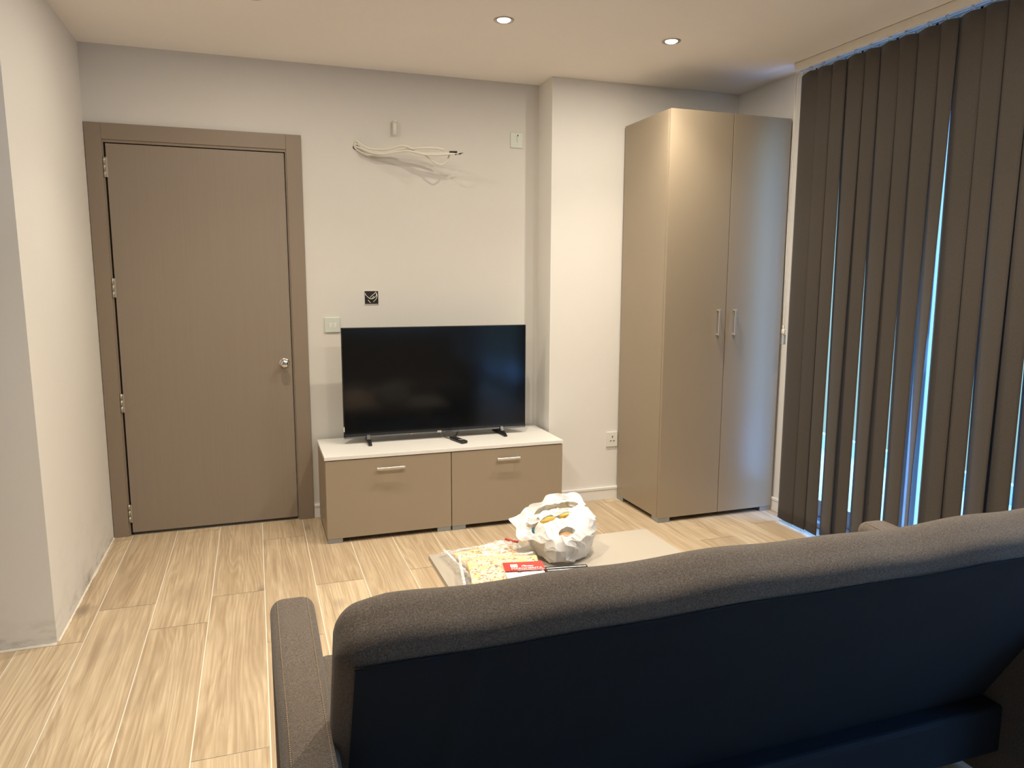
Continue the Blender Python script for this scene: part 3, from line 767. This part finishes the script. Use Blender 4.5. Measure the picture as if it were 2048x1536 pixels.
# ------------------------------------------------------------------ pizza packs
def pizza(name, label, cat, org, rot, z, tiltx=0., tilty=0., w=.266, d=.30, lab=True):
    """org is the far left corner; x runs right, y towards the viewer"""
    mt = Matrix.Translation((org[0], org[1], z)) @ Matrix.Rotation(math.radians(rot), 4, 'Z') @ Matrix.Rotation(math.radians(tilty), 4, 'Y') @ Matrix.Rotation(math.radians(tiltx), 4, 'X')
    r = thing(name, label, cat, (org[0], org[1], z), 'packed pizzas on the coffee table')
    def put(nm, bm, m, smooth=False, par=None):
        bm.transform(mt); return link(nm, bm, m, par or r, smooth)
    bm = bmesh.new()
    def wp(p, n):
        q = Vector(p); rag = .0035*noise.noise(Vector((q.x*30+z*50, q.y*30, 0)))
        q.x *= 1-.02*math.cos(q.y*20); q += n*rag
        return q + Vector((w/2+.012, -d/2, .0115))
    rbox(bm, (w-.03, d-.03, .018), .008, (20, 20, 2), wp)
    put('crust', bm, M['crust'], True)
    bm = bmesh.new(); NX = NY = 26; x0, x1, y0, y1 = .030, w-.012, -d+.034, -.028; G = {}
    for i in range(NX+1):
        for j in range(NY+1):
            u, v = i/NX, j/NY; ed = min(u, 1-u, v, 1-v)
            x = x0+(x1-x0)*u; y = y0+(y1-y0)*v
            if ed == 0: x += random.uniform(-.002, .002); y += random.uniform(-.002, .002)
            G[i, j] = bm.verts.new((x, y, .0196+(.0022*noise.noise(Vector((x*90, y*90, z*9)))+.0018 if ed > 0 else 0)))
    for i in range(NX):
        for j in range(NY): bm.faces.new((G[i, j], G[i+1, j], G[i+1, j+1], G[i, j+1]))
    put('topping', bm, M['pizza'], True)
    # clear sleeve: a wrinkled film over the top, sealed rims left and at the back
    bm = bmesh.new(); NX, NY = 34, 34; G = {}
    for i in range(NX+1):
        for j in range(NY+1):
            x = -.010+(w+.016)*i/NX; y = .016-(d+.02)*j/NY
            e_ = min((x+.010)/.022, (w+.006-x)/.016, (.016-y)/.020, 1.)
            h = .004+.0235*max(0, min(1, e_))**.6
            h += .0014*noise.noise(Vector((x*38, y*38, 3+z*7)))+.0022*abs(noise.noise(Vector((x*75, y*75, 1))))*(1.6-e_)
            G[i, j] = bm.verts.new((x, y, h))
    for i in range(NX):
        for j in range(NY): bm.faces.new((G[i, j], G[i, j+1], G[i+1, j+1], G[i+1, j]))
    put('clear_film', bm, M['film'])
    bm = bmesh.new()
    for a, b in (((.000, .012), (.009, -d)),):
        box(bm, (a[0], b[1], .0225), (b[0], a[1], .0262), .001)
    pts = [(x*w/10-.008, .010+.003*math.sin(x*2.1), .010+.006*abs(math.sin(x*1.7))) for x in range(11)]
    tube(bm, pts, .0045, 6, 4)
    put('sealed_rim', bm, M['film2'])
    if lab:
        lx0, lx1, ly0, ly1 = .138, w+.001, -.192, -.098
        q = .0292
        bm = bmesh.new(); box(bm, (lx0, ly0-.122, q-.0009), (lx1-.006, ly0+.012, q-.0003)); L0 = put('label_base', bm, M['label_white'])
        bm = bmesh.new(); box(bm, (lx0, ly0+.024, q-.0003), (lx1, ly1, q+.0002)); L1 = put('red_label', bm, M['red'])
        def T(nm, body, size, px, py, mat_, **kw):
            return text(nm, body, size, mat_, L1, mt @ Matrix.Translation((px, py, q+.0006)) @ Matrix.Rotation(0, 4, 'Z'), .0002, **kw)
        T('product_lettering', 'MARGHERITA', .0170, lx0+.072, -.153, M['label_white'], width=.95)
        T('script_lettering', 'Pizzae', .019, lx0+.074, -.134, M['label_white'], shear=.45, width=.85)
        bm = bmesh.new(); box(bm, (lx0+.022, -.141, q+.0003), (lx0+.045, -.117, q+.0007))
        put('logo_panel', bm, M['label_white'], par=L1)
        bm = bmesh.new(); box(bm, (lx0+.0255, -.136, q+.0007), (lx0+.030, -.122, q+.0009)); box(bm, (lx0+.0325, -.136, q+.0007), (lx0+.036, -.122, q+.0009)); box(bm, (lx0+.0385, -.136, q+.0007), (lx0+.0415, -.122, q+.0009))
        put('logo_print', bm, M['crust'], par=L1)
        bm = bmesh.new(); box(bm, (lx0+.04, -.1665, q+.0003), (lx0+.125, -.1645, q+.0006)); put('underline', bm, M['label_white'], par=L1)
        bm = bmesh.new(); box(bm, (lx0+.037, -.1835, q-.0003), (lx0+.050, -.1810, q+.0001)); put('printed_mark', bm, M['ink'], par=L0)
    return r
pizza('pizza_pack', 'flat clear-wrapped pizza underneath, only its golden crust corner showing', 'pizza', (1.337, -1.785), 6, TZ+.0005, w=.245, d=.27, lab=False)
pizza('pizza_pack', 'clear-wrapped square pizza on top with a red Margherita label', 'pizza', (1.352, -1.915), -11, TZ+.031, tiltx=0, tilty=0)
def foil():   # crumpled shiny sleeve end and red sealing strip lying between the packs and the bag
    bm = bmesh.new(); NX, NY = 26, 12; G = {}
    for i in range(NX+1):
        for j in range(NY+1):
            u, v = i/NX, j/NY
            p = Vector((1.455+.15*u, -1.790-.090*v+.030*u, TZ+.028+.020*math.sin(PI*v)*(.3+.7*math.sin(PI*min(1, u*1.1)))))
            p.z += .007*noise.noise(Vector((p.x*60, p.y*60, 2))); G[i, j] = bm.verts.new(p)
    for i in range(NX):
        for j in range(NY): bm.faces.new((G[i, j], G[i+1, j], G[i+1, j+1], G[i, j+1]))
    r = thing('plastic_sleeve', 'crumpled shiny plastic sleeve with a red strip behind the pizzas', 'wrapper', (1.53, -1.78, TZ))
    o = link('sleeve', bm, M['film2'], r)
    bm = bmesh.new(); P = [(1.572, -1.762, TZ+.034), (1.584, -1.782, TZ+.034), (1.595, -1.800, TZ+.035), (1.604, -1.812, TZ+.036)]
    tube(bm, P, .0045, 6, 5, flat=.4); link('red_strip', bm, simple('dark_red_strip', (.45, .02, .03), .4), r)
foil()
bm = bmesh.new(); 
box(bm, (1.625, -2.14, TZ), (1.775, -2.025, TZ+.018), .004, 3)
tr_ = thing('striped_packet', 'flat black packet with white stripes lying just in front of the bag', 'packet', (1.70, -2.0, TZ))
bm.transform(Matrix.Translation((1.7, -1.995, 0)) @ Matrix.Rotation(-.15, 4, 'Z') @ Matrix.Translation((-1.7, 1.995, 0)))
link('wrapper', bm, M['black'], tr_)
bm = bmesh.new()
for k in range(4): box(bm, (1.632, -2.040-.018*k, TZ+.0182), (1.768, -2.044-.018*k, TZ+.0188))
bm.transform(Matrix.Translation((1.7, -1.995, 0)) @ Matrix.Rotation(-.15, 4, 'Z') @ Matrix.Translation((-1.7, 1.995, 0)))
link('white_stripes', bm, M['label_white'], tr_)

# ------------------------------------------------------------------ carrier bag and contents
BC = Vector((1.736, -1.885, TZ+.001))
def bag_point(a, th):
    """a: compass angle (0 = right, 90 = away), th: 0 top .. PI bottom"""
    s, c = math.sin(th), math.cos(th)
    rad = abs(s)**(.50 if c > 0 else .30); rx = .118*(1+.10*math.cos(a-.4)+.05*math.cos(3*a)); ry = .122*(1+.06*math.sin(2*a))
    x, y = rx*rad*math.cos(a), ry*rad*math.sin(a)
    zz = .5+.5*math.copysign(abs(c)**.85, c)
    shrink = 1-.04*(1-zz)**2
    H = .150+.34*max(-.10, y)+.14*x
    return Vector((x*shrink, y*shrink, zz*H))
HOLES = [(-.030, .050, .050, .022), (.045, .035, .040, .020), (-.095, .010, .020, .018), (-.052, -.012, .030, .015), (-.012, -.086, .030, .015)]
def carrier_bag():
    r = thing('carrier_bag', 'crumpled white plastic carrier bag full of packets on the coffee table', 'bag', BC)
    bm = bmesh.new(); NA, NT_ = 210, 110; G = {}
    for j in range(NT_+1):
        th = PI*(.02+.98*j/NT_)
        for i in range(NA):
            a = 2*PI*i/NA; p = bag_point(a, th)
            n = Vector((p.x, p.y, (p.z-.08))).normalized()
            q = p*13; k = 0
            w3 = noise.noise(p*9)*.02
            rid = (1-abs(noise.noise(Vector((p.x*15, p.y*15+w3*40, p.z*11))+Vector((3, 1, 7)))))**4
            rid2 = (1-abs(noise.noise(Vector((p.x*36+w3*90, p.y*36, p.z*16)))))**5
            k = (rid-.45)*.008+(rid2-.4)*.003+.007*noise.noise(q*.7)+.0035*(1-abs(math.sin(5.5*a+14*p.z+5*noise.noise(p*12))))**2
            p = p+n*k
            p.z = max(0.0, p.z)
            G[i, j] = bm.verts.new(BC+p)
    for j in range(NT_):
        for i in range(NA):
            q = [G[i, j], G[i, j+1], G[(i+1) % NA, j+1], G[(i+1) % NA, j]]
            c = sum((v.co for v in q), Vector())/4-BC
            if c.z > .075 and any(((c.x-hx)/ra)**2+((c.y-hy)/rb)**2 < 1 for hx, hy, ra, rb in HOLES): continue
            if j < 1 and False: continue
            bm.faces.new(q)
    link('bag_body', bm, M['bag'], r)
    def strap(nm, pts, wd, sag=.0):
        bm = bmesh.new(); P = catmull(pts, 8); G = []; K = 6
        for i, p in enumerate(P):
            d = (P[min(i+1, len(P)-1)]-P[max(i-1, 0)]).normalized(); side = d.cross(Vector((0, -.35, 1))).normalized(); up = side.cross(d)
            row = []
            for k in range(K+1):
                t = k/K-.5; ww = wd*(1+.35*math.sin(i*.55))
                q = p+side*t*ww+up*(.006*math.sin(k*2.3+i*.35)+.006*noise.noise(p*40+Vector((0, 0, k))))
                row.append(bm.verts.new(q))
            G.append(row)
        for a, b in zip(G, G[1:]):
            for k in range(K): bm.faces.new((a[k], a[k+1], b[k+1], b[k]))
        link(nm, bm, M['bag'], r)
    B = BC
    strap('handle', [B+Vector(p) for p in ((-.070, .075, .128), (-.112, .066, .132), (-.142, .030, .122), (-.140, -.005, .100), (-.112, -.030, .088), (-.075, -.045, .086))], .060)
    strap('handle', [B+Vector(p) for p in ((-.105, .030, .118), (-.055, .020, .142), (.0, .016, .152), (.06, .0, .150), (.105, -.03, .125))], .034)
    strap('handle', [B+Vector(p) for p in ((-.060, .098, .120), (-.02, .106, .150), (.03, .108, .172), (.080, .088, .172), (.112, .05, .150))], .060)
carrier_bag()
def packet(name, label, cat, loc, size, rot, mat_, amp=.0025):
    bm = bmesh.new()
    rt = Matrix.Rotation(rot[2], 3, 'Z') @ Matrix.Rotation(rot[0], 3, 'X') @ Matrix.Rotation(rot[1], 3, 'Y')
    def wp(p, n):
        e_ = 1-.55*(abs(p.x)/(size[0]/2))**3
        q = Vector((p.x, p.y, p.z*e_)) + n*amp*noise.noise(Vector(p)*45+Vector(loc)*9)
        return BC+Vector(loc)+rt @ q
    rbox(bm, size, min(size)*.35, (10, 8, 3), wp, 3)
    tag(link(name, bm, mat_, None, True), label, cat)
packet('snack_packet', 'yellow snack packet at the back left inside the white bag', 'packet', (-.030, .048, .102), (.085, .050, .045), (.3, .1, .2), M['yellow_pack'])
packet('snack_packet', 'yellow and cream packet at the back right inside the white bag', 'packet', (.045, .037, .118), (.060, .045, .045), (.2, -.2, -.3), M['yellow_pack'])
packet('snack_packet', 'orange-yellow packet seen through the middle handle hole of the bag', 'packet', (-.052, -.012, .090), (.060, .040, .040), (.2, .1, -.2), M['yellow_pack'])
packet('bread_roll', 'brown food item seen through the front tear of the bag', 'food', (-.010, -.072, .086), (.075, .036, .036), (.1, .1, -.35), M['brown_pack'])
packet('drink_carton', 'dark teal carton peeping out of the left handle hole', 'carton', (-.092, .006, .085), (.036, .036, .040), (.1, .1, .4), M['teal_pack'], .001)

# ------------------------------------------------------------------ sofa
def sofa():
    r = thing('sofa', 'brown-grey tweed sofa bed with black rear panel, seen from behind', 'sofa', (1.69, -2.8, 0))
    SX0, SX1 = .838, 2.530; L = SX1-SX0; cx = (SX0+SX1)/2
    U = Vector((0, -.468, .884)).normalized(); V = Vector((0, .884, .468)).normalized()   # up the back, towards the seat
    base = Vector((cx, -2.912, .285)); Hh, T = .598, .112
    def sagx(x):
        a = (x-SX0)/L
        return .004*math.sin(x*9.0)+.0035*math.sin(x*21+1)+.003*math.sin(x*4.1+2)
    def wp(p, n):
        X = cx+p.x; h = p.z+Hh/2; t = p.y+T/2
        e_ = min(1, (L/2-abs(p.x))/.13); f_ = min(1, (Hh-h)/.14)
        h2 = h + (sagx(X)*1.0 - .012*(1-max(0, e_))**2*max(0, min(1, (h-Hh*.55)/(Hh*.45))))*(h/Hh)
        puff = .012*max(0, n.y)*min(1, e_*1.5)
        t2 = t+puff+.003*noise.noise(Vector((X*6, h*6, t*6)))
        return Vector((X, base.y, base.z))+U*h2+V*t2
    bm = bmesh.new(); rbox(bm, (L, T, Hh), .040, (70, 4, 22), wp, 6)
    for f in bm.faces:
        c = f.calc_center_median()-Vector((0, base.y, base.z)); h = c.dot(U)
        if h < .035 or (h < .06 and c.dot(V) < .02): f.material_index = 1
    link('backrest', bm, [M['sofa'], M['sofa_back']], r, True)
    # black lining across the rear, stitched just inside the wrapped edges
    bm = bmesh.new(); NX, NZ = 90, 30; G = {}
    for i in range(NX+1):
        for j in range(NZ+1):
            x = SX0+.024+(L-.048)*i/NX; h = -.01+(Hh-.020)*j/NZ
            off = -.0035-.0015*noise.noise(Vector((x*5, h*5, 0)))
            if i in (0, NX) or j == NZ: off = -.0005
            fx = .985+.015  # seam line stays straight
            fold = .006*math.exp(-((x-(1.045-.04*(Hh-h)))/.010)**2)
            p = Vector((x, base.y, base.z))+U*(h+sagx(x)*(h/Hh)*.6)+V*(off-fold); G[i, j] = bm.verts.new(p)
    for i in range(NX):
        for j in range(NZ): bm.faces.new((G[i, j], G[i+1, j], G[i+1, j+1], G[i, j+1]))
    link('rear_panel', bm, M['sofa_back'], r, True)
    bm = bmesh.new()
    tube(bm, [(SX0+.023+(L-.046)*i/40, 0, 0) for i in range(41)], .0022, 6, 1)
    for v in bm.verts:
        x = v.co.x; v.co = Vector((x, base.y, base.z))+U*(Hh-.030+sagx(x)*.55+v.co.z)+V*(-.002+v.co.y)
    link('seam_piping', bm, M['sofa_back'], r, True)
    # seat
    bm = bmesh.new()
    def ws(p, n):
        return Vector((cx, -2.64, .355))+Vector((p.x, p.y, p.z+.004*noise.noise(Vector(p)*6)*max(0, n.z)))
    rbox(bm, (L-.02, .44, .15), .030, (40, 16, 4), ws, 4); link('seat', bm, M['sofa'], r, True)
    bx('base_rail', (SX0+.01, -2.96, .14), (SX1-.01, -2.44, .272), M['sofa_back'], r, .012, 3)
    # arms with twin rows of top stitching
    for ax0, ax1 in ((.752, .850), (2.512, 2.612)):
        ac = (ax0+ax1)/2; W_ = ax1-ax0
        def wa(p, n):
            z = p.z+.32; y = p.y-2.795
            dip = -.006*math.sin((p.y+.36)*4)
            w2 = 1+.04*math.sin((p.y)*6)
            return Vector((ac+p.x*w2, y, z+(dip if p.z > 0 else 0)+.002*noise.noise(Vector((p.x*8, p.y*8, p.z*8)))))
        bm = bmesh.new(); rbox(bm, (W_, .72, .56), .030, (6, 30, 18), wa, 5)
        ao = link('arm', bm, M['sofa'], r, True)
        for s in (-1, 1):
            bm = bmesh.new(); Y0, Y1 = -2.46, -3.12; nn = 110
            for i in range(nn):
                ya = Y0+(Y1-Y0)*i/nn; yb2 = ya+(Y1-Y0)/nn*.68
                def P(y):
                    pl = y+2.795; w2 = 1+.04*math.sin(pl*6); xx = ac+s*(W_/2-.0165)*w2
                    zz = .60-.030+math.sqrt(max(0, .030**2-.0135**2))-.006*math.sin((pl+.36)*4)+.0012
                    return (xx, y, zz)
                tube(bm, [P(ya), P(yb2)], .0010, 5, 1)
            link('stitching', bm, M['thread'], ao)
        for yy in (-2.50, -3.06):
            bm = bmesh.new(); cyl(bm, (ac, yy, 0), (ac, yy, .045), .020, .028, 20); link('leg', bm, M['black'], r)
sofa()
